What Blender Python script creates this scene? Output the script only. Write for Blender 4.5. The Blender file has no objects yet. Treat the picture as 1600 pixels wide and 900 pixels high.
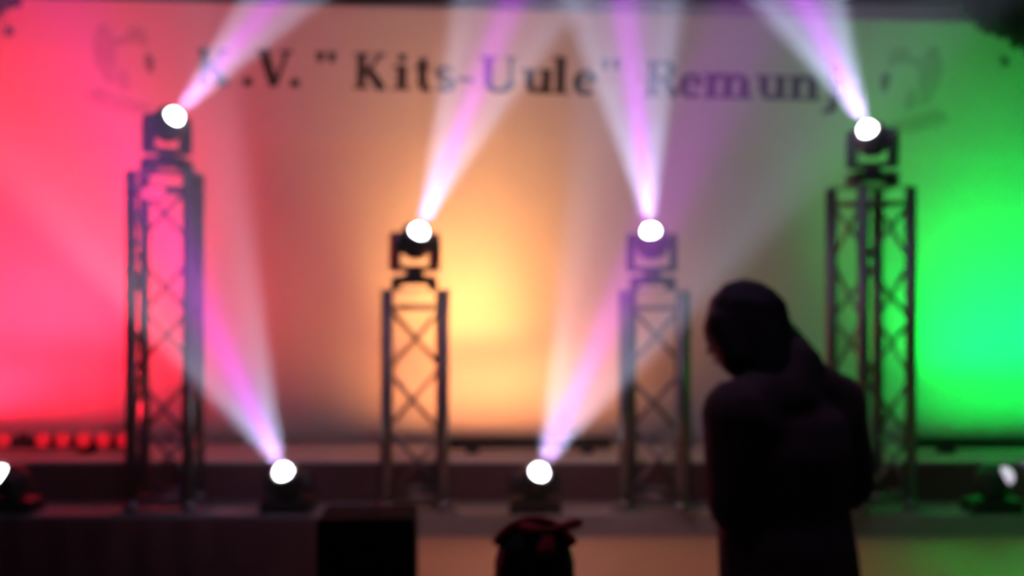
import bpy, bmesh, math, random
from mathutils import Vector, Matrix, Euler

random.seed(7)
scene = bpy.context.scene
COL = scene.collection
PI = math.pi

# ------------------------------------------------------------------ camera
FPX, EYE = 2000.0, 1.75
cam_d = bpy.data.cameras.new('camera')
cam = bpy.data.objects.new('camera', cam_d)
COL.objects.link(cam)
cam.location = (0, 0, EYE)
cam.rotation_euler = (PI / 2, 0, 0)
cam_d.sensor_width = 36.0
cam_d.lens = FPX / 1600 * 36.0
cam_d.clip_start = 0.05
cam_d.dof.use_dof = True                 # the photograph is focused far too near
cam_d.dof.focus_distance = 1.25
cam_d.dof.aperture_fstop = 3.5
scene.camera = cam

# ------------------------------------------------------------------ view, world haze
scene.view_settings.view_transform = 'Standard'
scene.view_settings.look = 'None'
scene.view_settings.gamma = 1.0
scene.view_settings.use_curve_mapping = False
scene.view_settings.exposure = 0.0
cy = scene.cycles
cy.max_bounces = 2
cy.diffuse_bounces = 2
cy.volume_bounces = 0
cy.volume_step_rate = 5.0
cy.volume_max_steps = 24
cy.sample_clamp_indirect = 4.0
cy.sample_clamp_direct = 0.0

HAZE = 0.045
world = bpy.data.worlds.new('world')
scene.world = world
world.use_nodes = True
wn = world.node_tree.nodes
for n in list(wn):
    wn.remove(n)
w_out = wn.new('ShaderNodeOutputWorld')
w_bg = wn.new('ShaderNodeBackground')
w_bg.inputs['Color'].default_value = (0, 0, 0, 1)
w_vol = wn.new('ShaderNodeVolumeScatter')          # stage fog filling the hall
w_vol.inputs['Color'].default_value = (1, 1, 1, 1)
w_vol.inputs['Density'].default_value = HAZE
# the fog hangs round the towers, thins out towards the audience
w_geo = wn.new('ShaderNodeNewGeometry')
w_sep = wn.new('ShaderNodeSeparateXYZ')
w_edge = wn.new('ShaderNodeMapRange')
w_edge.interpolation_type = 'SMOOTHSTEP'
w_edge.inputs['From Min'].default_value = 4.70
w_edge.inputs['From Max'].default_value = 5.10
w_edge.inputs['To Min'].default_value = .30 * HAZE
w_edge.inputs['To Max'].default_value = 1.1 * HAZE
wl = world.node_tree.links
wl.new(w_geo.outputs['Position'], w_sep.inputs[0])
wl.new(w_sep.outputs['Y'], w_edge.inputs['Value'])
wl.new(w_edge.outputs[0], w_vol.inputs['Density'])
world.node_tree.links.new(w_bg.outputs[0], w_out.inputs['Surface'])
world.node_tree.links.new(w_vol.outputs[0], w_out.inputs['Volume'])


# wash lamps: (name, location, aim point, colour, watts, size_x, size_y, spread degrees)
def area(name, loc, aim, color, watts, sx, sy, spread):
    l = bpy.data.lights.new(name, 'AREA')
    l.shape = 'RECTANGLE'
    l.size, l.size_y = sx, sy
    l.color, l.energy = color, watts
    l.spread = math.radians(spread)
    o = bpy.data.objects.new(name, l)
    o.location = loc
    o.rotation_euler = (Vector(aim) - Vector(loc)).to_track_quat('-Z', 'Y').to_euler()
    COL.objects.link(o)
    return o


def spot(name, loc, aim, color, watts, angle, blend, radius):
    l = bpy.data.lights.new(name, 'SPOT')
    l.color, l.energy = color, watts
    l.spot_size, l.spot_blend = math.radians(angle), blend
    l.shadow_soft_size = radius
    o = bpy.data.objects.new(name, l)
    o.location = loc
    o.rotation_euler = (Vector(aim) - Vector(loc)).to_track_quat('-Z', 'Y').to_euler()
    COL.objects.link(o)
    return o


WALL_Y = 6.42
BAR_Y = 6.03
# the bars throw narrow fans of light up the cloth
RED, AMBER, GREEN = (1.0, .016, .050), (1.0, .43, .11), (.0, 1.0, .085)
LZ = 1.085
area('red_wash', (-2.62, BAR_Y, LZ), (-2.62, WALL_Y, 2.6), RED, 42, 1.5, .05, 70)
area('red_wash_wide', (-2.45, BAR_Y, LZ), (-2.20, WALL_Y, 1.8), RED, 24, 1.5, .05, 122)
area('amber_wash', (-.24, BAR_Y, LZ), (-.22, WALL_Y, 2.5), AMBER, 7.5, .55, .05, 66)
area('amber_wash_wide', (-.10, BAR_Y, LZ), (-.10, WALL_Y, 1.95), (1.0, .31, .10), 12, .9, .05, 156)
area('green_wash', (2.50, BAR_Y, LZ), (2.50, WALL_Y, 1.95), GREEN, 12, .9, .05, 80)
area('green_wash_wide', (2.50, BAR_Y, LZ), (2.50, WALL_Y, 1.8), GREEN, 6.5, .9, .05, 145)
spot('amber_red_cell', (-.13, BAR_Y, LZ), (-.13, WALL_Y, 1.30), (1.0, .10, .04), 2.0, 42, 1.0, .02)
spot('added_front_fill', (.1, 1.2, 3.9), (-.2, 6.4, 2.1), (1.0, .74, .68), 60, 62, 1.0, .10)  # unseen spot added as weak fill for the grey parts of the backdrop
# unseen spots added to tint the front of the deck amber and green
spot('deck_amber_fill', (.1, 4.3, 4.3), (.25, 4.75, .7), (1.0, .45, .2), 95, 46, 1.0, .06)
spot('deck_green_fill', (2.5, 4.3, 4.3), (2.45, 4.75, .7), (.05, 1.0, .1), 130, 42, 1.0, .06)


# ------------------------------------------------------------------ helpers
def px(x, y, d):
    """photo pixel + distance along the view -> world point"""
    return Vector(((x - 800) * d / FPX, d, EYE - (y - 450) * d / FPX))


def mat(name, base, rough=.6, metal=0.0, noise=0.0, nscale=8.0, bump=0.0, emit=None, estr=0.0, sheen=0.0, spec=.5):
    m = bpy.data.materials.new(name)
    m.use_nodes = True
    nt = m.node_tree
    b = nt.nodes['Principled BSDF']
    b.inputs['Base Color'].default_value = (*base, 1)
    b.inputs['Roughness'].default_value = rough
    b.inputs['Metallic'].default_value = metal
    b.inputs['Specular IOR Level'].default_value = spec
    if sheen:
        b.inputs['Sheen Weight'].default_value = sheen
    if emit:
        b.inputs['Emission Color'].default_value = (*emit, 1)
        b.inputs['Emission Strength'].default_value = estr
    if noise or bump:
        tc = nt.nodes.new('ShaderNodeTexCoord')
        nz = nt.nodes.new('ShaderNodeTexNoise')
        nz.inputs['Scale'].default_value = nscale
        nz.inputs['Detail'].default_value = 5
        nt.links.new(tc.outputs['Object'], nz.inputs['Vector'])
        if noise:
            mx = nt.nodes.new('ShaderNodeMix')
            mx.data_type = 'RGBA'
            mx.inputs['A'].default_value = (*[c * (1 - noise) for c in base], 1)
            mx.inputs['B'].default_value = (*[min(1, c * (1 + noise)) for c in base], 1)
            nt.links.new(nz.outputs['Fac'], mx.inputs['Factor'])
            nt.links.new(mx.outputs['Result'], b.inputs['Base Color'])
        if bump:
            bp = nt.nodes.new('ShaderNodeBump')
            bp.inputs['Strength'].default_value = bump
            bp.inputs['Distance'].default_value = .01
            nt.links.new(nz.outputs['Fac'], bp.inputs['Height'])
            nt.links.new(bp.outputs['Normal'], b.inputs['Normal'])
    return m


def wood_mat(name, c1, c2):
    m = bpy.data.materials.new(name)
    m.use_nodes = True
    nt = m.node_tree
    b = nt.nodes['Principled BSDF']
    tc = nt.nodes.new('ShaderNodeTexCoord')
    mp = nt.nodes.new('ShaderNodeMapping')
    mp.inputs['Scale'].default_value = (1.2, 14, 14)
    nz = nt.nodes.new('ShaderNodeTexNoise')
    nz.inputs['Scale'].default_value = 2.5
    nz.inputs['Detail'].default_value = 6
    mx = nt.nodes.new('ShaderNodeMix')
    mx.data_type = 'RGBA'
    mx.inputs['A'].default_value = (*c1, 1)
    mx.inputs['B'].default_value = (*c2, 1)
    nt.links.new(tc.outputs['Object'], mp.inputs['Vector'])
    nt.links.new(mp.outputs['Vector'], nz.inputs['Vector'])
    nt.links.new(nz.outputs['Fac'], mx.inputs['Factor'])
    nt.links.new(mx.outputs['Result'], b.inputs['Base Color'])
    b.inputs['Roughness'].default_value = .45
    return m


M = dict(
    backdrop=mat('backdrop_cloth', (.74, .72, .70), .9, noise=.05, nscale=3, bump=.05),
    banner=mat('banner_vinyl', (.76, .74, .72), .7, noise=.03, nscale=4),
    letter=mat('letter_ink', (.018, .015, .02), .6),
    emblem=mat('emblem_ink', (.56, .54, .53), .8, noise=.25, nscale=9),
    emblem_dark=mat('emblem_dark_ink', (.26, .25, .25), .8),
    blackwall=mat('hall_paint_black', (.02, .019, .02), .9, noise=.2),
    ceiling=mat('ceiling_black', (.012, .012, .013), .95, noise=.2),
    hallfloor=wood_mat('hall_floor_wood', (.10, .06, .035), (.17, .10, .06)),
    deck=wood_mat('deck_wood', (.55, .30, .16), (.70, .42, .25)),
    step=mat('step_paint', (.33, .31, .30), .7, noise=.3, nscale=6, bump=.05),
    step_front=mat('skirt_cloth', (.15, .060, .062), .95, noise=.35, nscale=5, bump=.2),
    riser_top=mat('riser_lino', (.80, .77, .75), .5, noise=.12, nscale=7),
    alu=mat('truss_aluminium', (.26, .25, .26), .38, .9, noise=.12, nscale=30),
    alu_plate=mat('plate_aluminium', (.42, .42, .44), .5, .85, noise=.1, nscale=20),
    blackplastic=mat('fixture_black', (.02, .018, .022), .45, noise=.2, nscale=40),
    blackmetal=mat('bar_black', (.015, .015, .016), .5, noise=.2, nscale=25),
    rubber=mat('rubber_black', (.012, .012, .012), .8),
    lens=mat('lens_lit', (.9, .9, .95), .2, emit=(1, .97, 1), estr=14),
    lens_dim=mat('lens_lit_dim', (.9, .85, .95), .2, emit=(.86, .74, .95), estr=.85),
    red_led=mat('led_red_lit', (.6, .02, .03), .3, emit=(1, .012, .03), estr=.7),
    red_glow=mat('lamp_red_lit', (.6, .02, .03), .3, emit=(1, .05, .16), estr=1.1),
    led_off=mat('led_unlit', (.03, .012, .012), .3),
    amber_led=mat('led_amber_lit', (.6, .3, .05), .3, emit=(1, .45, .10), estr=.3),
    green_led=mat('led_green_lit', (.02, .6, .05), .3, emit=(.03, 1, .1), estr=.3),
    screw=mat('screw_steel', (.3, .3, .3), .4, .9),
    speaker=mat('speaker_paint', (.008, .008, .009), .9, spec=.08, noise=.3, nscale=60, bump=.2),
    grille=mat('grille_metal', (.006, .006, .007), .6, .3, noise=.3, nscale=90),
    drape=mat('drape_black', (.012, .014, .016), .95, noise=.3, nscale=10, sheen=.1),
    skin=mat('skin', (.42, .25, .19), .55, noise=.08, nscale=20),
    hair=mat('hair_dark', (.035, .020, .017), .6, noise=.4, nscale=45, bump=.4),
    jacket=mat('jacket_dark', (.20, .135, .115), .9, noise=.35, nscale=7, bump=.3, sheen=.05),
    trousers=mat('trousers_dark', (.010, .010, .012), .9, noise=.3, nscale=12),
    shoe=mat('shoe_leather', (.015, .013, .012), .45),
    eye=mat('eye_white', (.7, .68, .66), .25),
    lip=mat('lip', (.35, .14, .12), .5),
    red_cloth=mat('red_felt', (.62, .02, .035), .85, noise=.25, nscale=18, sheen=.2),
    coat=mat('child_coat', (.02, .012, .016), .9, noise=.3, nscale=9, bump=.2),
)


def obj(name, bm, m, parent=None, smooth=False, bevel=0.0):
    me = bpy.data.meshes.new(name)
    if bevel:
        bmesh.ops.bevel(bm, geom=list(bm.edges), offset=bevel, segments=2, affect='EDGES', clamp_overlap=True)
    bm.normal_update()
    bm.to_mesh(me)
    bm.free()
    if m:
        me.materials.append(M[m] if isinstance(m, str) else m)
    if smooth:
        for p in me.polygons:
            p.use_smooth = True
    o = bpy.data.objects.new(name, me)
    COL.objects.link(o)
    if parent:
        o.parent = parent
    return o


def tag(o, label=None, cat=None, group=None, kind=None):
    if label:
        o['label'] = label
    if cat:
        o['category'] = cat
    if group:
        o['group'] = group
    if kind:
        o['kind'] = kind
    return o


def thing(name, label, cat, loc=(0, 0, 0), rz=0.0, group=None):
    o = bpy.data.objects.new(name, None)
    o.empty_display_size = .1
    COL.objects.link(o)
    o.location = loc
    o.rotation_euler = (0, 0, rz)
    return tag(o, label, cat, group)


def B(bm, x0, x1, y0, y1, z0, z1):
    vs = [bm.verts.new((x, y, z)) for x in (x0, x1) for y in (y0, y1) for z in (z0, z1)]
    for f in ((0, 1, 3, 2), (4, 6, 7, 5), (0, 4, 5, 1), (2, 3, 7, 6), (0, 2, 6, 4), (1, 5, 7, 3)):
        bm.faces.new([vs[i] for i in f])
    return vs


def box(x0, x1, y0, y1, z0, z1):
    bm = bmesh.new()
    B(bm, x0, x1, y0, y1, z0, z1)
    return bm


def tube(bm, p0, p1, r0, r1=None, n=12, cap=True):
    p0, p1 = Vector(p0), Vector(p1)
    r1 = r0 if r1 is None else r1
    q = (p1 - p0).to_track_quat('Z', 'Y')
    a, b = [], []
    for i in range(n):
        t = 2 * PI * i / n
        v = Vector((math.cos(t), math.sin(t), 0))
        a.append(bm.verts.new(p0 + q @ (v * r0)))
        b.append(bm.verts.new(p1 + q @ (v * r1)))
    for i in range(n):
        j = (i + 1) % n
        bm.faces.new((a[i], a[j], b[j], b[i]))
    if cap:
        bm.faces.new(a[::-1])
        bm.faces.new(b)


def lathe(bm, prof, mtx=None, n=24):
    """prof: list of (radius, z) from bottom to top; closed by caps where the radius is 0"""
    rings = []
    for r, z in prof:
        if r < 1e-6:
            rings.append([bm.verts.new((0, 0, z))])
        else:
            rings.append([bm.verts.new((r * math.cos(2 * PI * i / n), r * math.sin(2 * PI * i / n), z)) for i in range(n)])
    for a, b in zip(rings, rings[1:]):
        for i in range(n):
            j = (i + 1) % n
            if len(a) == 1 and len(b) > 1:
                bm.faces.new((a[0], b[i], b[j]))
            elif len(b) == 1 and len(a) > 1:
                bm.faces.new((a[i], a[j], b[0]))
            elif len(a) > 1:
                bm.faces.new((a[i], a[j], b[j], b[i]))
    if mtx is not None:
        bmesh.ops.transform(bm, matrix=mtx, verts=[v for r in rings for v in r])


def copy_tree(o, parent=None):
    c = o.copy()
    COL.objects.link(c)
    c.parent = parent
    for ch in list(o.children):
        copy_tree(ch, c)
    return c


# ------------------------------------------------------------------ the hall and the stage
Z_DECK, Z_STEP, Z_RISER = .70, .79, .974
Y_STEP, Y_RISER = 5.41, 5.75
tag(obj('floor', box(-5.2, 5.2, -3.2, 6.6, -.1, 0), 'hallfloor'), 'dark wooden hall floor in front of the stage', 'floor', kind='structure')
tag(obj('ceiling', box(-5.2, 5.2, -3.2, 6.6, 4.4, 4.5), 'ceiling'), 'black painted hall ceiling above the stage', 'ceiling', kind='structure')
tag(obj('wall_back', box(-5.2, 5.2, 6.5, 6.6, 0, 4.4), 'blackwall'), 'black wall behind the pale backdrop', 'wall', kind='structure')
tag(obj('wall_left', box(-5.2, -5.1, -3.1, 6.5, 0, 4.4), 'blackwall'), 'black side wall left of the stage', 'wall', kind='structure')
tag(obj('wall_right', box(5.1, 5.2, -3.1, 6.5, 0, 4.4), 'blackwall'), 'black side wall right of the stage', 'wall', kind='structure')
tag(obj('wall_front', box(-5.1, 5.1, -3.2, -3.1, 0, 4.4), 'blackwall'), 'black wall at the audience end of the hall', 'wall', kind='structure')

# thrust of the stage (lit wooden deck), step with dark skirt, rear riser
X_THRUST = -.62
o = tag(obj('stage_deck', box(X_THRUST, 5.0, 4.0, Y_STEP, 0, Z_DECK), 'deck'), 'warm wooden stage deck in front of the grey step', 'stage', kind='structure')
o = tag(obj('stage_step', box(-5.0, 5.0, Y_STEP, Y_RISER, 0, Z_STEP), 'step'), 'low grey step across the stage carrying the light towers', 'stage', kind='structure')
bm = bmesh.new()                                   # dark skirt with shallow folds, left of the thrust
n = 120
xs = [-5.0 + (X_THRUST + 5.0) * i / n for i in range(n + 1)]
top = [bm.verts.new((x, Y_STEP - .014 + .006 * math.sin(i * 1.3), Z_STEP - .012)) for i, x in enumerate(xs)]
bot = [bm.verts.new((x, Y_STEP - .016 + .012 * math.sin(i * 1.3 + .4), .004)) for i, x in enumerate(xs)]
for i in range(n):
    bm.faces.new((top[i], bot[i], bot[i + 1], top[i + 1]))
tag(obj('stage_skirt', bm, 'step_front', o, smooth=True))
o = tag(obj('stage_riser', box(-5.0, 5.0, Y_RISER, 6.48, 0, Z_RISER - .012), 'step_front'), 'dark rear stage riser under the backdrop', 'stage', kind='structure')
obj('riser_top', box(-5.0, 5.0, Y_RISER - .006, 6.48, Z_RISER - .012, Z_RISER), 'riser_top', o)

# ------------------------------------------------------------------ backdrop
bd = thing('backdrop', 'large pale cloth backdrop washed red, amber and green', 'backdrop', (0, WALL_Y, Z_RISER))
Z_TOP = EYE + 443 * WALL_Y / FPX
bm = bmesh.new()
nx, nz = 150, 24
grid = []
for i in range(nx + 1):
    col = []
    for j in range(nz + 1):
        x = -4.2 + 8.4 * i / nx
        z = .004 + (Z_TOP - Z_RISER - .004) * j / nz
        col.append(bm.verts.new((x, .004 + .004 * math.sin(x * 5.1) * (1 - .5 * j / nz) + .0015 * math.sin(x * 17), z)))
    grid.append(col)
for i in range(nx):
    for j in range(nz):
        bm.faces.new((grid[i][j], grid[i + 1][j], grid[i + 1][j + 1], grid[i][j + 1]))
c = obj('cloth', bm, 'backdrop', bd, smooth=True)
md = c.modifiers.new('thickness', 'SOLIDIFY')
md.thickness = .004
md.offset = 1
bm = bmesh.new()
tube(bm, (-4.3, .03, Z_TOP - Z_RISER + .012), (4.3, .03, Z_TOP - Z_RISER + .012), .024)
obj('top_rail', bm, 'blackmetal', bd, smooth=True)
for x in (-4.22, 4.22):
    bm = bmesh.new()
    tube(bm, (x, .045, 0), (x, .045, Z_TOP - Z_RISER + .03), .022)
    obj('upright', bm, 'blackmetal', bd, smooth=True)

# ------------------------------------------------------------------ banner with lettering
BD = 6.409                                         # distance of the banner face
S = BD / FPX                                       # metres per photo pixel there
banner_c = px(800, 145, BD)
TILT = math.atan(.026)
bn = thing('banner', 'white club banner with black serif lettering hung across the backdrop', 'banner', banner_c)
bn.rotation_euler = (0, TILT, 0)
bm = box(-800 * S, 800 * S, .0, .004, -88 * S, 128 * S)
obj('sheet', bm, 'banner', bn)


def ribbon(bm, pts, y=-.0012):
    """pts: (x, z, width, angle or None); a flat stroke along the points"""
    L, R = [], []
    for i, (x, z, w) in enumerate(pts):
        a = pts[max(0, i - 1)]
        b = pts[min(len(pts) - 1, i + 1)]
        d = Vector((b[0] - a[0], b[1] - a[1]))
        d = d.normalized() if d.length > 0 else Vector((1, 0))
        nrm = Vector((-d.y, d.x)) * w / 2
        L.append(bm.verts.new((x + nrm.x, y, z + nrm.y)))
        R.append(bm.verts.new((x - nrm.x, y, z - nrm.y)))
    for i in range(len(pts) - 1):
        bm.faces.new((L[i], R[i], R[i + 1], L[i + 1]))


def arc(cx, cz, rx, rz, a0, a1, w0, w1, n=14):
    """stroke points on an ellipse; width swells from w1 (top/bottom) to w0 (sides)"""
    out = []
    for i in range(n + 1):
        t = math.radians(a0 + (a1 - a0) * i / n)
        k = abs(math.cos(t))
        out.append((cx + rx * math.cos(t), cz + rz * math.sin(t), w1 + (w0 - w1) * k))
    return out


TK, TN = .27, .11         # thick and thin strokes for a cap height of 1


def stem(bm, x, z0, z1, w=TK, top='both', bottom='both', s=.12):
    ribbon(bm, [(x, z0, w), (x, z1, w)])
    for z, sd in ((z0 + .035, bottom), (z1 - .035, top)):
        if sd == 'both':
            ribbon(bm, [(x - w / 2 - s, z, .07), (x + w / 2 + s, z, .07)])
        elif sd == 'left':
            ribbon(bm, [(x - w / 2 - s, z, .07), (x + w / 2, z, .07)])


def glyph(ch):
    bm = bmesh.new()
    X = .68
    if ch == 'K':
        stem(bm, .24, 0, 1)
        ribbon(bm, [(.34, .42, TN), (.86, .97, TN)])
        ribbon(bm, [(.45, .56, TK), (.90, .02, TK)])
        ribbon(bm, [(.66, .965, .07), (1.0, .965, .07)])
        ribbon(bm, [(.70, .035, .07), (1.06, .035, .07)])
    elif ch == 'V':
        ribbon(bm, [(.16, 1, TK), (.52, 0, TK)])
        ribbon(bm, [(.55, .05, TN), (.88, 1, TN)])
        ribbon(bm, [(-.02, .965, .07), (.40, .965, .07)])
        ribbon(bm, [(.68, .965, .07), (1.04, .965, .07)])
    elif ch == 'R':
        stem(bm, .24, 0, 1)
        ribbon(bm, [(.3, .96, .09), (.5, .96, .09)] + arc(.5, .73, .25, .23, 88, -88, TK, .09) + [(.3, .5, .09)])
        ribbon(bm, [(.5, .5, TK * .8), (.88, .02, TK)])
    elif ch == 'U':
        stem(bm, .22, .3, 1, bottom=None)
        ribbon(bm, arc(.54, .3, .32, .25, 180, 360, TK * .85, .12))
        ribbon(bm, [(.86, .3, TN), (.86, 1, TN)])
        ribbon(bm, [(.70, .965, .07), (1.02, .965, .07)])
    elif ch == 'i':
        stem(bm, .2, 0, X, top='left')
        ribbon(bm, [(.2, .80, .22), (.2, 1.0, .22)])
    elif ch == 'l':
        stem(bm, .2, 0, 1.02, top='left')
    elif ch == 'j':
        stem(bm, .26, -.08, X, top='left', bottom=None)
        ribbon(bm, arc(.06, -.1, .2, .18, 0, -120, TK * .9, .12))
        ribbon(bm, [(.26, .80, .22), (.26, 1.0, .22)])
    elif ch == 't':
        ribbon(bm, [(.24, .16, TK), (.24, .9, TK * .8)])
        ribbon(bm, arc(.40, .18, .17, .15, 180, 300, TK * .8, .1))
        ribbon(bm, [(.02, X - .04, .09), (.46, X - .04, .09)])
    elif ch == 's':
        ribbon(bm, arc(.30, .50, .19, .15, 20, 200, .14, .10)
               + [(.30, .34, .2)] + arc(.33, .19, .19, .16, 20, -160, .16, .10))
    elif ch == '-':
        ribbon(bm, [(.0, .33, .13), (.40, .33, .13)])
    elif ch == '.':
        ribbon(bm, [(.0, .11, .22), (.24, .11, .22)])
    elif ch == '"':
        ribbon(bm, [(.12, .72, .16), (.12, 1.0, .26)])
        ribbon(bm, [(.46, .72, .16), (.46, 1.0, .26)])
    elif ch == 'u':
        stem(bm, .2, .2, X, top='left', bottom=None)
        ribbon(bm, arc(.42, .2, .2, .15, 180, 330, TK * .8, .1))
        stem(bm, .66, 0, X, top='left', bottom=None)
        ribbon(bm, [(.62, .035, .07), (.84, .035, .07)])
    elif ch == 'n':
        stem(bm, .2, 0, X, top='left')
        ribbon(bm, arc(.46, .46, .2, .18, 160, 0, TK * .85, .1))
        stem(bm, .66, 0, .48, top=None)
    elif ch == 'm':
        stem(bm, .2, 0, X, top='left')
        for dx in (0, .46):
            ribbon(bm, arc(.46 + dx, .46, .2, .18, 160, 0, TK * .85, .1))
            stem(bm, .66 + dx, 0, .48, top=None)
    elif ch == 'e':
        ribbon(bm, [(.16, .38, .08), (.56, .38, .08)])
        ribbon(bm, arc(.35, .33, .22, .30, 0, 320, TK * .9, .09, 20))
    return bm


CAP = 56                                            # cap height in photo pixels
TEXT = [('K', 306, 358), ('.', 380, None), ('V', 400, 456), ('.', 454, None), ('"', 492, 524),
        ('K', 551, 604), ('i', 616, None), ('t', 646, None), ('s', 677, None), ('-', 716, None), ('U', 748, 806),
        ('u', 816, None), ('l', 864, None), ('e', 894, None), ('"', 938, 968),
        ('R', 1006, None), ('e', 1060, None), ('m', 1100, None), ('u', 1182, None), ('n', 1232, None), ('j', 1288, None)]
gcache = {}
for ch, x0, x1 in TEXT:
    bm = glyph(ch)
    lo = min(v.co.x for v in bm.verts)
    hi = max(v.co.x for v in bm.verts)
    sx = CAP * S if x1 is None else (x1 - x0) * S / (hi - lo)
    for v in bm.verts:
        v.co.x = (v.co.x - (lo if x1 else 0)) * sx
        v.co.z *= CAP * S
    r = bmesh.ops.extrude_face_region(bm, geom=list(bm.faces))
    for g in r['geom']:
        if isinstance(g, bmesh.types.BMVert):
            g.co.y += .0018
    lt = obj('letter', bm, 'letter', bn)
    lt.location = ((x0 - 800) * S, 0, 0)


# faint round club emblems at both ends, mirror images of each other
def emblem(sign, cx):
    e = obj('emblem', box(0, 0, 0, 0, 0, 0), None, bn)
    bm = bmesh.new()
    u = S
    # upright plume, ring segment, ribbon: blurred print, drawn as flat thin shapes
    ribbon(bm, [(-38 * u, 66 * u, 10 * u), (-34 * u, 40 * u, 38 * u), (-30 * u, 0, 32 * u), (-24 * u, -14 * u, 8 * u)], -.001)
    ribbon(bm, [(a, b, w) for a, b, w in arc(8 * u, 6 * u, 42 * u, 38 * u, 70, 230, 16 * u, 11 * u)], -.0013)
    ribbon(bm, [(-6 * u, -2 * u, 10 * u), (-4 * u, -22 * u, 24 * u), (4 * u, -36 * u, 6 * u)], -.0016)
    ribbon(bm, [(4 * u, 60 * u, 8 * u), (20 * u, 50 * u, 26 * u), (34 * u, 34 * u, 6 * u)], -.0016)
    ribbon(bm, [(-62 * u, -46 * u, 8 * u), (-46 * u, -46 * u, 26 * u), (-14 * u, -56 * u, 24 * u), (22 * u, -64 * u, 20 * u), (44 * u, -60 * u, 8 * u)], -.001)
    for v in bm.verts:
        v.co.x *= sign
    me = e.data
    bm.to_mesh(me)
    bm.free()
    me.materials.append(M['emblem'])
    bm = bmesh.new()
    ribbon(bm, [(34 * u * sign, 22 * u, 8 * u), (38 * u * sign, 8 * u, 17 * u), (40 * u * sign, -8 * u, 6 * u)], -.0022)
    obj('emblem_spot', bm, 'emblem_dark', e)
    e.location = ((cx - 800) * S, 0, 24 * S)
    tag(e, 'faint grey printed emblem with a dark spot')


emblem(1, 195)
emblem(-1, 1420)
for ex, ez in ((12, 74), (1568, 68)):
    bm = bmesh.new()
    lathe(bm, [(.010, -.001), (.022, -.002), (.022, .001), (.010, .001)], Matrix.Rotation(PI / 2, 4, 'X'), 16)
    e = obj('eyelet', bm, 'blackmetal', bn, smooth=True)
    e.location = ((ex - 800) * S, -.002, ez * S)


# ------------------------------------------------------------------ truss towers
def truss(label, cx, cy, top_z, rz, seg=.27):
    t = thing('truss_tower', label, 'truss tower', (cx, cy, Z_STEP), rz, 'light towers on the step')
    H = top_z - Z_STEP
    a = .12
    obj('base_plate', box(-.19, .19, -.15, .15, 0, .012), 'alu_plate', t, bevel=.002)
    corners = [(-a, -a), (a, -a), (a, a), (-a, a)]
    bm = bmesh.new()
    tube(bm, (0, 0, .012), (0, 0, H), .025, n=14)
    tube(bm, (0, 0, .012), (0, 0, .05), .032, n=14)
    chord0 = None
    for (x, y) in corners:
        if chord0 is None:
            ch = obj('chord', bm, 'alu', t, smooth=True)
            chord0 = ch
        else:
            ch = chord0.copy()
            COL.objects.link(ch)
            ch.parent = t
        ch.location = (x, y, 0)
    nseg = max(2, round((H - .14) / seg))
    z0, dz = .07, (H - .14) / nseg
    rung = obj('rung', _rung(a), 'alu', t, smooth=True)
    diag = obj('brace', _brace(a, dz), 'alu', t, smooth=True)
    first = [True, True]
    for k in range(4):
        ang = k * PI / 2
        for z in (z0, H - .07):
            r = rung if first[0] else rung.copy()
            if not first[0]:
                COL.objects.link(r)
            first[0] = False
            r.parent = t
            r.matrix_local = Matrix.Rotation(ang, 4, 'Z') @ Matrix.Translation((0, -a, z))
        for i in range(nseg):
            d = diag if first[1] else diag.copy()
            if not first[1]:
                COL.objects.link(d)
            first[1] = False
            d.parent = t
            flip = -1 if i % 2 else 1
            mtx = Matrix.Rotation(ang, 4, 'Z') @ Matrix.Translation((0, -a, z0 + i * dz))
            if flip < 0:
                mtx = mtx @ Matrix.Rotation(PI, 4, 'Z')
            d.matrix_local = mtx
    # two flat crossbars that carry the lamp on the open tower top
    for y in (-.075, .075):
        c = obj('crossbar', box(-.15, .15, y - .02, y + .02, H, H + .008), 'alu_plate', t)
    return t, H


def _rung(a):
    bm = bmesh.new()
    tube(bm, (-a, 0, 0), (a, 0, 0), .010, n=8)
    return bm


def _brace(a, dz):
    bm = bmesh.new()
    tube(bm, (-a, 0, 0), (a, 0, dz), .0095, n=8)
    return bm


TY = 5.57


def tower_at(label, pxc, pytop, rz):
    p = px(pxc, pytop, TY)
    truss(label, p.x, TY, p.z, rz)
    return p


T1 = tower_at('tall aluminium truss tower in front of the red lit backdrop', 259, 272, math.radians(3))
T2 = tower_at('short aluminium truss tower before the amber glow', 648, 455, math.radians(5))
T3 = tower_at('short aluminium truss tower just left of the dark standing person', 1024, 456, math.radians(-12))
T4 = tower_at('tall aluminium truss tower turned cornerwise before the green light', 1360, 294, math.radians(19))


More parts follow.
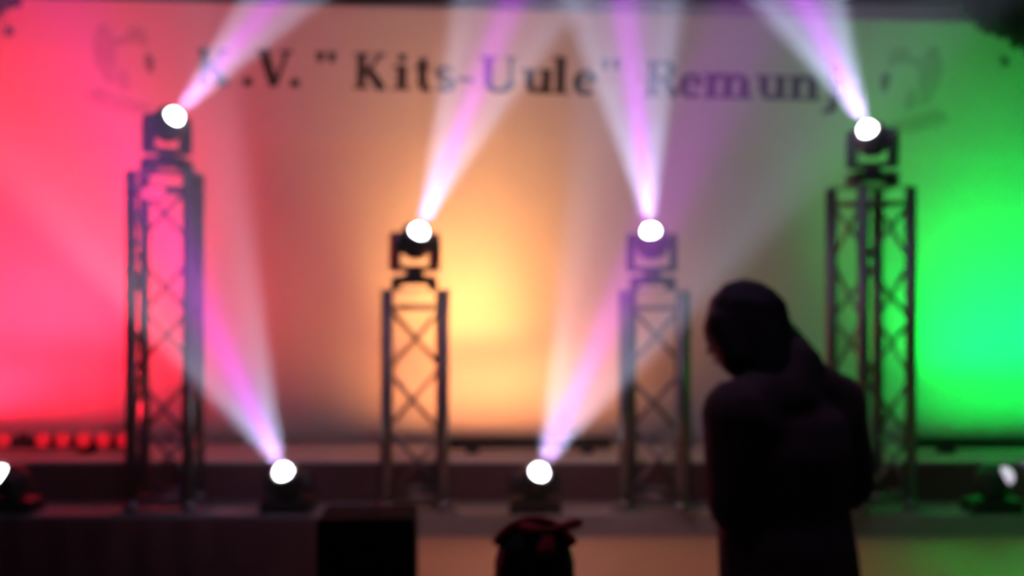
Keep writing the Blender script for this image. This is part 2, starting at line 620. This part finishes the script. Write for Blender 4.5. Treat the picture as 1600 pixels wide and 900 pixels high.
# ------------------------------------------------------------------ moving heads
def gobo(light, axis, side, alpha, wr, wm, wi):
    """two-colour gobo: cold white rim, magenta bars inside; evaluated on the ray leaving the lamp"""
    light.use_nodes = True
    nt = light.node_tree
    em = nt.nodes['Emission']
    ge = nt.nodes.new('ShaderNodeNewGeometry')

    def math_n(op, a, b=None, c=None):
        m = nt.nodes.new('ShaderNodeMath')
        m.operation = op
        for i, v in enumerate((a, b, c)):
            if v is None:
                continue
            if hasattr(v, 'links'):
                nt.links.new(v, m.inputs[i])
            else:
                m.inputs[i].default_value = v
        return m.outputs[0]

    def dot(v):
        d = nt.nodes.new('ShaderNodeVectorMath')
        d.operation = 'DOT_PRODUCT'
        nt.links.new(ge.outputs['Incoming'], d.inputs[0])
        d.inputs[1].default_value = v
        return d.outputs['Value']
    ca = math_n('MINIMUM', math_n('ABSOLUTE', dot(axis)), 1.0)
    r = math_n('DIVIDE', math_n('ARCCOSINE', ca), alpha)          # 0 on the axis, 1 at the rim
    s = math_n('DIVIDE', dot(side), alpha)
    rim = nt.nodes.new('ShaderNodeMapRange')
    rim.interpolation_type = 'SMOOTHSTEP'
    rim.inputs['From Min'].default_value = .62
    rim.inputs['From Max'].default_value = .82
    nt.links.new(r, rim.inputs['Value'])
    bar = nt.nodes.new('ShaderNodeMapRange')
    bar.interpolation_type = 'SMOOTHSTEP'
    bar.inputs['From Min'].default_value = .30
    bar.inputs['From Max'].default_value = .14
    nt.links.new(math_n('ABSOLUTE', s), bar.inputs['Value'])
    m1 = nt.nodes.new('ShaderNodeMix')
    m1.data_type = 'RGBA'
    m1.inputs['A'].default_value = (*wi, 1)
    m1.inputs['B'].default_value = (*wm, 1)
    nt.links.new(bar.outputs[0], m1.inputs['Factor'])
    m2 = nt.nodes.new('ShaderNodeMix')
    m2.data_type = 'RGBA'
    m2.inputs['B'].default_value = (*wr, 1)
    nt.links.new(rim.outputs[0], m2.inputs['Factor'])
    nt.links.new(m1.outputs['Result'], m2.inputs['A'])
    nt.links.new(m2.outputs['Result'], em.inputs['Color'])
    em.inputs['Strength'].default_value = 1.0


RIM = (.66, .72, 1.05)
BAR = (1.10, .05, 1.60)
MID = (.22, .10, .34)


def moving_head(label, base, direction, watts, alpha=11.0, tall=True, dim=False, group='moving head lamps'):
    """base: point under the fixture; direction: world vector of the beam"""
    D = Vector(direction).normalized()
    pan = math.atan2(D.x, -D.y)                  # yoke turns so that the head tilts in the plane of the beam
    elev = math.asin(D.z)
    t = thing('moving_head_lamp', label, 'stage light', base, 0, group)
    zp = .205 if tall else .128                  # pivot height
    # base: body on two splayed feet
    bm = bmesh.new()
    w = .095 if tall else .11
    B(bm, -w, w, -.085, .085, .022, .058)
    obj('base', bm, 'blackplastic', t, bevel=.006)
    for sx in (-1, 1):
        obj('foot', box(sx * w - .03 * (sx > 0), sx * w + .03 * (sx < 0), -.08, .08, 0, .022), 'rubber', t)
    bm = bmesh.new()
    tube(bm, (0, 0, .058), (0, 0, .078), .045, .035, 18)
    obj('neck', bm, 'blackplastic', t, smooth=True)
    # yoke
    yk = thing('yoke', None, None, (0, 0, 0), pan)
    yk_bm = bmesh.new()
    B(yk_bm, -.100, .100, -.034, .034, .078, .102)
    yk2 = obj('yoke', yk_bm, 'blackplastic', t, bevel=.004)
    bpy.data.objects.remove(yk)
    yk2.rotation_euler = (0, 0, pan)
    for sx in (-1, 1):
        bm = bmesh.new()
        zt = zp + .042
        prof = [(-.036, .080), (.036, .080), (.034, zp), (.020, zt), (-.020, zt), (-.034, zp)]
        x0, x1 = (.079, .108) if sx > 0 else (-.108, -.079)
        va = [bm.verts.new((x0, y, z)) for y, z in prof]
        vb = [bm.verts.new((x1, y, z)) for y, z in prof]
        bm.faces.new(va[::-1])
        bm.faces.new(vb)
        for i in range(6):
            j = (i + 1) % 6
            bm.faces.new((va[i], va[j], vb[j], vb[i]))
        bmesh.ops.recalc_face_normals(bm, faces=bm.faces)
        obj('yoke_arm', bm, 'blackplastic', yk2, bevel=.004)
    # head: barrel along +Z, turned onto the beam
    hd_bm = bmesh.new()
    lathe(hd_bm, [(0, -.058), (.040, -.056), (.062, -.042), (.073, -.015), (.076, .010), (.072, .040), (.060, .060), (.052, .066), (.046, .066), (.046, .060), (0, .060)], None, 28)
    hd = obj('head', hd_bm, 'blackplastic', t, smooth=True)
    q = Euler((0, 0, pan)).to_matrix() @ Euler((PI / 2 - elev, 0, 0)).to_matrix()
    hd.rotation_euler = q.to_euler()
    hd.location = (0, 0, zp)
    for sx in (-1, 1):
        bm = bmesh.new()
        tube(bm, (sx * .064, 0, 0), (sx * .082, 0, 0), .022, n=14)
        obj('axle', bm, 'blackmetal', hd, smooth=True)
    for k in range(5):
        bm = bmesh.new()
        z = -.040 + k * .009
        rr = .060 + .0030 * k
        lathe(bm, [(rr, z), (rr + .006, z + .001), (rr + .006, z + .004), (rr, z + .005)], None, 24)
        obj('cooling_fin', bm, 'blackmetal', hd, smooth=True)
    bm = bmesh.new()
    lathe(bm, [(.039, .0605), (.038, .070), (.033, .082), (.024, .090), (.012, .095), (0, .096)], None, 24)
    obj('lens', bm, 'lens_dim' if dim else 'lens', hd, smooth=True)
    bm = bmesh.new()
    B(bm, -.045, .045, -.0865, -.085, .030, .050)
    obj('display_panel', bm, 'rubber', t)
    # the lamp's own light, leaving the front lens
    if watts:
        l = bpy.data.lights.new('beam', 'SPOT')
        l.energy = watts
        l.spot_size = math.radians(2 * alpha + 1.5)
        l.spot_blend = .12
        l.shadow_soft_size = .034
        Dw = D
        side = Dw.cross(Vector((0, 1, 0))).normalized()
        gobo(l, Dw, side, math.radians(alpha), RIM, BAR, MID)
        lo = bpy.data.objects.new('beam', l)
        COL.objects.link(lo)
        lo.parent = t
        lo.location = Vector((0, 0, zp)) + D * .108
        lo.rotation_euler = D.to_track_quat('-Z', 'Y').to_euler()
    return t


def beam_dir(img_angle, toward):
    """img_angle: degrees from vertical on the backdrop (right positive); toward: lean towards the hall"""
    a, b = math.radians(img_angle), math.radians(toward)
    return (math.sin(a) * math.cos(b), -math.sin(b), math.cos(a) * math.cos(b))


W = 4200
TOPZ = .008
for lab, T, ppx, ia, tw, al in (
    ('moving head lamp on the tall tower before the red backdrop', T1, 261, 52, 34, 9),
    ('moving head lamp on the tower before the amber glow', T2, 648, 26, 40, 11),
    ('moving head lamp on the tower beside the standing person', T3, 1019, -12, 40, 12),
    ('moving head lamp on the tall tower before the green light', T4, 1363, -41, 40, 12)):
    x = (ppx - 800) * TY / FPX
    moving_head(lab, (x, TY, T.z + TOPZ), beam_dir(ia, tw), W, al, group='moving head lamps on the towers')
for lab, fpx, ia, tw, al, w, dim in (
    ('floor moving head lamp cut off by the left edge of the picture', 20, -50, 30, 11, 150, False),
    ('floor moving head lamp left of the black loudspeaker', 450, -15, 40, 14, 2800, False),
    ('floor moving head lamp behind the person in the red headband', 836, 21, 40, 14, 2800, False),
    ('floor moving head lamp with dim lilac lens at the far right', 1550, 58, 28, 9, 700, True)):
    d = 5.50
    x = (fpx - 800) * d / FPX
    moving_head(lab, (x, d, Z_STEP), beam_dir(ia, tw), w, al, tall=False, dim=dim, group='moving head lamps on the floor')

# small red lamp clamped inside the top of the red tower
p = px(243, 303, 5.375)
t = thing('clamp_lamp', 'small glowing red lamp clamped to the tall tower top', 'stage light', p)
bm = bmesh.new()
lathe(bm, [(0, .03), (.03, .03), (.052, .018), (.058, 0), (.058, -.006), (.05, -.006)], Matrix.Rotation(PI / 2, 4, 'X') @ Matrix.Scale(-1, 4, (0, 0, 1)) @ Matrix.Scale(1, 4), 20)
h = obj('housing', bm, 'blackmetal', t, smooth=True)
h.scale = (1, 1, .55)
bm = bmesh.new()
lathe(bm, [(.056, 0), (.05, -.012), (.03, -.022), (0, -.026)], Matrix.Rotation(-PI / 2, 4, 'X'), 20)
h = obj('lens', bm, 'red_glow', t, smooth=True)
h.scale = (1, 1, .55)
h.location = (0, -.03, 0)
obj('clamp', box(-.128, -.040, .0, .0425, -.006, .006), 'blackmetal', t)


# ------------------------------------------------------------------ LED wash bars at the foot of the backdrop
def led_bar(label, x0, x1, xs, led, unlit=()):
    t = thing('wash_bar', label, 'stage light', ((x0 + x1) / 2, BAR_Y, Z_RISER), 0, 'wash bars at the foot of the backdrop')
    w = (x1 - x0) / 2
    obj('housing', box(-w, w, -.035, .035, .022, .075), 'blackmetal', t, bevel=.005)
    for sx in (-1, 1):
        obj('bracket', box(sx * w * .7 - .03, sx * w * .7 + .03, -.045, .045, 0, .022), 'blackmetal', t)
    for i, x in enumerate(xs):
        bm = bmesh.new()
        lathe(bm, [(.033, 0), (.033, .008), (.030, .020), (.020, .030), (0, .034)], Matrix.Rotation(math.radians(68), 4, 'X'), 16)
        l = obj('lens', bm, 'led_off' if i in unlit else led, t, smooth=True)
        l.location = (x - (x0 + x1) / 2, -.028, .062)


kx = BAR_Y / FPX
reds = [(v - 800) * kx for v in (-246, -214, -182, -150, -118, -86, -54, -22, 10, 41, 71, 102, 134, 165, 197)]
led_bar('black wash bar with a row of glowing red lenses', reds[0] - .05, reds[-1] + .03, reds, 'red_led', unlit=(9,))
led_bar('black wash bar behind the floor lamp under the amber glow', -100 * kx, 155 * kx, [], 'amber_led')
led_bar('black wash bar at the right under the green glow', 630 * kx, 950 * kx, [], 'green_led')

# ------------------------------------------------------------------ black loudspeaker before the stage
d = 3.80
sp0, sp1 = px(492, 812, d), px(645, 812, d)
t = thing('loudspeaker', 'matt black loudspeaker cabinet where the dark stage skirt ends', 'loudspeaker', ((sp0.x + sp1.x) / 2, d + .15, 0), math.radians(2))
w, hgt = (sp1.x - sp0.x) / 2, sp0.z
obj('cabinet', box(-w, w, -.15, .12, .015, hgt), 'speaker', t, bevel=.008)
obj('grille', box(-w + .02, w - .02, -.158, -.1505, .06, hgt - .03), 'grille', t)
for sx in (-1, 1):
    for sy in (-1, 1):
        obj('foot', box(sx * (w - .03) - .015, sx * (w - .03) + .015, sy * .10 - .015, sy * .10 + .015, 0, .015), 'rubber', t)
    obj('handle', box(sx * w - .004, sx * w + .004, -.05, .05, hgt * .6, hgt * .6 + .03), 'rubber', t)
bm = bmesh.new()
tube(bm, (0, 0, hgt), (0, 0, hgt + .008), .03, n=16)
obj('pole_socket', bm, 'rubber', t, smooth=True)


# ------------------------------------------------------------------ dark drapes in the top corners
def drape(label, outline, d, group):
    """gathered cloth hanging from above: outline = photo pixels of its ragged lower edge, left to right"""
    t = thing('corner_drape', label, 'drape', px(outline[0][0], 0, d), 0, group)
    o0 = px(outline[0][0], 0, d)
    bm = bmesh.new()
    pts = []
    for (a, b) in zip(outline, outline[1:]):
        for k in range(6):
            f = k / 6
            pts.append((a[0] + (b[0] - a[0]) * f, a[1] + (b[1] - a[1]) * f))
    pts.append(outline[-1])
    rows = 8
    grid = []
    for i, (x, y) in enumerate(pts):
        lo = px(x, y + 5 * math.sin(i * 1.9), d) - o0
        hi = Vector((lo.x, 0, px(x, -190, d).z - o0.z))
        fold = .035 * math.sin(i * .9) + .012 * math.sin(i * 2.3)
        grid.append([bm.verts.new((hi.lerp(lo, j / rows)) + Vector((0, fold * (.4 + .6 * j / rows), 0))) for j in range(rows + 1)])
    for a, b in zip(grid, grid[1:]):
        for j in range(rows):
            bm.faces.new((a[j], a[j + 1], b[j + 1], b[j]))
    c = obj('cloth', bm, 'drape', t, smooth=True)
    md = c.modifiers.new('thickness', 'SOLIDIFY')
    md.thickness = .008
    bm = bmesh.new()
    a, b = px(outline[0][0] - 15, -190, d) - o0, px(outline[-1][0] + 15, -190, d) - o0
    tube(bm, a, b, .018)
    obj('rail', bm, 'blackmetal', t, smooth=True)
    return t


drape('gathered black drape hanging in the top right corner', [(1478, -30), (1500, 10), (1520, 38), (1545, 52), (1566, 58), (1585, 72), (1606, 84), (1640, 120), (1700, 150)], 6.0, 'corner drapes')
drape('gathered black drape just showing in the top left corner', [(-120, 110), (-60, 60), (-20, 28), (10, 16), (30, 8), (48, -20)], 6.0, 'corner drapes')


# ------------------------------------------------------------------ people
def blob(name, segs, m, parent, voxel=.008, smooth=6, balls=()):
    """one continuous skin grown over tapered limbs: segs = (p0, r0, p1, r1); balls = (centre, (rx, ry, rz), zrot)"""
    bm = bmesh.new()

    def hull(pts):
        vs = [bm.verts.new(p) for p in pts]
        r = bmesh.ops.convex_hull(bm, input=vs)
        junk = list({g for g in r['geom_interior'] + r['geom_unused'] if isinstance(g, bmesh.types.BMVert) and g.is_valid})
        if junk:
            bmesh.ops.delete(bm, geom=junk, context='VERTS')
    sph = []
    for i in range(1, 6):
        for j in range(12):
            a, b = PI * i / 6, 2 * PI * j / 12
            sph.append(Vector((math.sin(a) * math.cos(b), math.sin(a) * math.sin(b), math.cos(a))))
    sph += [Vector((0, 0, 1)), Vector((0, 0, -1))]
    for p0, r0, p1, r1 in segs:
        hull([Vector(p0) + v * r0 for v in sph] + [Vector(p1) + v * r1 for v in sph])
    for c, r, rz in balls:
        R = Matrix.Rotation(rz, 3, 'Z')
        hull([Vector(c) + R @ Vector((v.x * r[0], v.y * r[1], v.z * r[2])) for v in sph])
    o = obj(name, bm, m, parent, smooth=True)
    md = o.modifiers.new('remesh', 'REMESH')
    md.mode = 'VOXEL'
    md.voxel_size = voxel
    ms = o.modifiers.new('smooth', 'SMOOTH')
    ms.factor = .5
    ms.iterations = smooth
    dg = bpy.context.evaluated_depsgraph_get()
    me = bpy.data.meshes.new_from_object(o.evaluated_get(dg))
    o.modifiers.clear()
    o.data = me
    for p in me.polygons:
        p.use_smooth = True
    return o


def person(label, loc, J, hair_segs, hair_balls, headc, face, jacket_pad=.018, cloth=('jacket', 'trousers'), extra=()):
    """J: dict of joints relative to the feet; face: direction the head looks"""
    t = thing('person', label, 'person', loc)
    k = J['k']                                   # body scale
    f = Vector(face).normalized()
    rt = f.cross(Vector((0, 0, 1))).normalized()
    up = rt.cross(f).normalized()
    hc = Vector(headc)
    V = {n: Vector(p) for n, p in J.items() if n != 'k'}
    body = []
    body += [(V['pelvis'], .12 * k, V['waist'], .105 * k), (V['waist'], .105 * k, V['chest'], .125 * k), (V['chest'], .12 * k, V['neck'], .06 * k)]
    body += [(V['neck'], .055 * k, hc - up * .06 * k, .05 * k)]
    for s in 'lr':
        body += [(V['chest'], .09 * k, V['sh' + s], .06 * k), (V['sh' + s], .055 * k, V['el' + s], .042 * k), (V['el' + s], .042 * k, V['wr' + s], .027 * k)]
        body += [(V['pelvis'], .10 * k, V['hip' + s], .095 * k), (V['hip' + s], .09 * k, V['kn' + s], .058 * k), (V['kn' + s], .056 * k, V['an' + s], .036 * k)]
        toe = V['an' + s] + Vector((V['fwd'].x, V['fwd'].y, 0)) * .16 * k
        toe.z = .03 * k
        heel = Vector((V['an' + s].x, V['an' + s].y, .035 * k))
        body += [(V['an' + s], .036 * k, heel, .034 * k), (heel, .034 * k, toe, .028 * k)]
        # hand: palm, four unequal curled fingers, thumb from the side of the palm
        fw = (V['wr' + s] - V['el' + s]).normalized()
        sd = Vector((1, 0, 0)) if s == 'l' else Vector((-1, 0, 0))
        sd = (sd - fw * sd.dot(fw)).normalized()            # thumb side
        nn = fw.cross(sd).normalized()
        if nn.z > 0:
            nn = -nn                                          # palm looks down, fingers curl down
        pc = V['wr' + s] + fw * .05 * k
        body += [(V['wr' + s], .026 * k, pc, .024 * k)]
        for q in range(4):
            off = sd * (.027 - .018 * q) * k
            ln = (.036, .041, .038, .030)[q] * k
            kn = V['wr' + s] + fw * .088 * k + off
            p1 = kn + (fw * .85 + nn * .5).normalized() * ln
            p2 = p1 + (fw * .3 + nn * .95).normalized() * ln * .8
            body += [(pc + off * .6, .016 * k, kn, .0105 * k), (kn, .0105 * k, p1, .0095 * k), (p1, .0095 * k, p2, .008 * k)]
        th = V['wr' + s] + fw * .03 * k + sd * .026 * k
        t1 = th + (fw * .6 + sd * .7).normalized() * .035 * k
        t2 = t1 + (fw * .8 + sd * .1 + nn * .4).normalized() * .028 * k
        body += [(V['wr' + s] + fw * .02 * k, .018 * k, th, .013 * k), (th, .013 * k, t1, .0115 * k), (t1, .0115 * k, t2, .009 * k)]
    hk = .5 + .5 * k
    balls = [(hc, (.076 * hk, .094 * hk, .112 * hk), math.atan2(-f.x, f.y)),
             (hc + f * .035 * hk - up * .055 * hk, (.055 * hk, .062 * hk, .060 * hk), math.atan2(-f.x, f.y))]
    nose = hc + f * .095 * hk - up * .012 * hk
    body += [(hc + f * .088 * hk + up * .015 * hk, .010 * hk, nose + f * .016 * hk - up * .012 * hk, .013 * hk)]
    for sg in (-1, 1):
        e = hc + rt * sg * .078 * hk - f * .005 * hk
        body += [(e + up * .02 * hk, .012 * hk, e - up * .02 * hk, .009 * hk)]
    bo = blob('body', body, 'skin', t, .0065, 5, balls)
    for sg in (-1, 1):
        bm = bmesh.new()
        bmesh.ops.create_uvsphere(bm, u_segments=12, v_segments=8, radius=.012 * hk)
        e = obj('eye', bm, 'eye', t, smooth=True)
        e.location = hc + f * .082 * hk + rt * sg * .031 * hk + up * .006 * hk
    bm = bmesh.new()
    tube(bm, hc + f * .094 * hk - up * .055 * hk - rt * .022 * hk, hc + f * .094 * hk - up * .055 * hk + rt * .022 * hk, .006 * hk, n=8)
    obj('mouth', bm, 'lip', t, smooth=True)
    # clothes follow the limbs and end at neck, wrists, hem and ankles
    P = jacket_pad
    jk = [(V['hem'], .164 * k + P, V['waist'], .15 * k + P), (V['waist'], .13 * k + P, V['chest'], .145 * k + P),
          (V['chest'], .125 * k + P, V['neck'] - Vector((0, 0, .03)), .065 * k + P)]
    for s in 'lr':
        cuff = V['el' + s].lerp(V['wr' + s], .93)
        jk += [(V['chest'], .10 * k + P, V['sh' + s], .063 * k + P), (V['sh' + s], .060 * k + P, V['el' + s], .052 * k + P), (V['el' + s], .052 * k + P, cuff, .036 * k + P * .6),
               (V['pelvis'], .11 * k + P, V['hip' + s] + Vector((0, 0, .02)), .10 * k + P)]
    jk += list(extra)
    jo = blob('jacket', jk, cloth[0], t, .009, 4)
    col = bmesh.new()
    nk = V['neck']
    lathe(col, [(.070 * k + P, -.03), (.078 * k + P, .0), (.074 * k + P, .035), (.062 * k + P, .036), (.060 * k + P, -.02)], Matrix.Translation(nk), 20)
    obj('collar', col, cloth[0], jo, smooth=True)
    tr = []
    for s in 'lr':
        tr += [(V['pelvis'], .118 * k, V['hip' + s], .112 * k), (V['hip' + s], .108 * k, V['kn' + s], .080 * k), (V['kn' + s], .080 * k, V['an' + s] + Vector((0, 0, .02)), .066 * k)]
    blob('trousers', tr, cloth[1], t, .010, 4)
    for s in 'lr':
        toe = V['an' + s] + Vector((V['fwd'].x, V['fwd'].y, 0)) * .17 * k
        toe.z = .042 * k
        heel = Vector((V['an' + s].x, V['an' + s].y, .046 * k))
        blob('shoe', [(heel, .046 * k, toe, .040 * k), (V['an' + s], .048 * k, heel, .046 * k)], 'shoe', t, .008, 3)
    blob('hair', hair_segs, 'hair', t, .008, 3, hair_balls)
    return t


# standing onlooker, seen from behind and turned to the left, head bowed, forearms held in front
fw = Vector((-.57, .82, 0))
head = (-.105, .06, 1.645)
J = dict(k=1.0, fwd=fw, pelvis=(.01, 0, .93), waist=(.01, 0, 1.10), chest=(.005, .0, 1.33), neck=(-.030, .015, 1.50), hem=(.022, 0, .90),
         shl=(-.142, -.095, 1.435), ell=(-.135, -.075, 1.21), wrl=(-.10, .20, 1.15),
         shr=(.150, .095, 1.440), elr=(.185, .105, 1.235), wrr=(.0, .29, 1.16),
         hipl=(-.085, -.06, .88), knl=(-.09, -.04, .49), anl=(-.09, -.06, .085),
         hipr=(.095, .06, .88), knr=(.085, .085, .49), anr=(.09, .06, .085))
hood = [((-.090, -.03, 1.15), .09, (-.055, -.02, .88), .115), ((.095, .04, 1.16), .09, (.095, .03, .88), .115),
        ((-.02, -.01, 1.53), .085, (.12, .07, 1.455), .085), ((-.03, -.03, 1.50), .09, (-.11, -.08, 1.44), .085), ((.01, -.02, 1.555), .075, (-.01, -.05, 1.47), .09)]
hd = Vector(head)
hs = [(hd + Vector((.03, -.035, .02)), .098, (-.045, -.03, 1.535), .085), ((-.045, -.03, 1.535), .08, (-.03, -.045, 1.45), .062),
      (hd + Vector((.055, .0, .0)), .075, (.035, .0, 1.54), .07), (hd + Vector((-.04, -.05, .0)), .066, (-.125, -.04, 1.57), .05)]
hb = [(hd + Vector((.010, -.015, .024)), (.104, .108, .108), 0)]
p = px(1226, 450, 3.30)
person('person in dark jacket seen from behind with long dark hair and bowed head', (p.x, 3.30, 0), J, hs, hb, head, (-.68, .64, -.40), .026, extra=hood)

# second onlooker, small and low in the frame
head = (.0, .0, 1.115)
kk = .70
J = dict(k=kk, fwd=Vector((0, 1, 0)), pelvis=(0, 0, .63), waist=(0, 0, .74), chest=(0, 0, .88), neck=(0, .0, .985), hem=(0, 0, .60),
         shl=(-.125, 0, .945), ell=(-.16, .01, .765), wrl=(-.13, .13, .68), shr=(.125, 0, .945), elr=(.16, .01, .765), wrr=(.13, .13, .68),
         hipl=(-.06, 0, .60), knl=(-.065, .02, .33), anl=(-.065, 0, .06), hipr=(.06, 0, .60), knr=(.065, .02, .33), anr=(.065, 0, .06))
hd = Vector(head)
hs = [(hd + Vector((0, -.02, .01)), .088, (0, -.035, .99), .098), ((-.03, -.02, 1.08), .07, (-.078, -.03, .95), .062), ((.03, -.02, 1.08), .07, (.078, -.03, .95), .062)]
hb = [(hd + Vector((0, -.008, .016)), (.092, .098, .100), 0)]
p = px(835, 450, 2.86)
t = person('small person with dark hair and a red headband low in front', (p.x, 2.86, 0), J, hs, hb, head, (0, 1, .02), .016, ('coat', 'trousers'))
# red headband: a padded band over the crown with a flat bow lying to the right
bm = bmesh.new()
pts = []
for i in range(25):
    a = math.radians(150 - 120 * i / 24)
    pts.append(Vector((.098 * math.cos(a), -.03, .016 + .104 * math.sin(a))))
for a, b in zip(pts, pts[1:]):
    tube(bm, hd + a, hd + b, .012, n=10, cap=True)
hb_o = obj('headband', bm, 'red_cloth', t, smooth=True)
tag(hb_o, 'red felt headband')
for pa, pb, r0, r1 in (((.03, -.07, .108), (-.035, -.075, .112), .010, .022), ((.03, -.07, .108), (.105, -.06, .124), .010, .020), ((.03, -.08, .105), (.02, -.105, .055), .012, .024)):
    bm = bmesh.new()
    pa, pb = hd + Vector(pa), hd + Vector(pb)
    L = (pb - pa).length
    flat = Matrix.Diagonal((1, .55, 1, 1))            # soft flattened loop, narrow at the knot
    lathe(bm, [(0, 0), (r0 * .8, .002), (r0, L * .2), (r1 * .95, L * .6), (r1, L * .8), (r1 * .7, L * .95), (0, L)],
          Matrix.Translation(pa) @ (pb - pa).to_track_quat('Z', 'Y').to_matrix().to_4x4() @ flat, 14)
    obj('bow_loop', bm, 'red_cloth', hb_o, smooth=True)
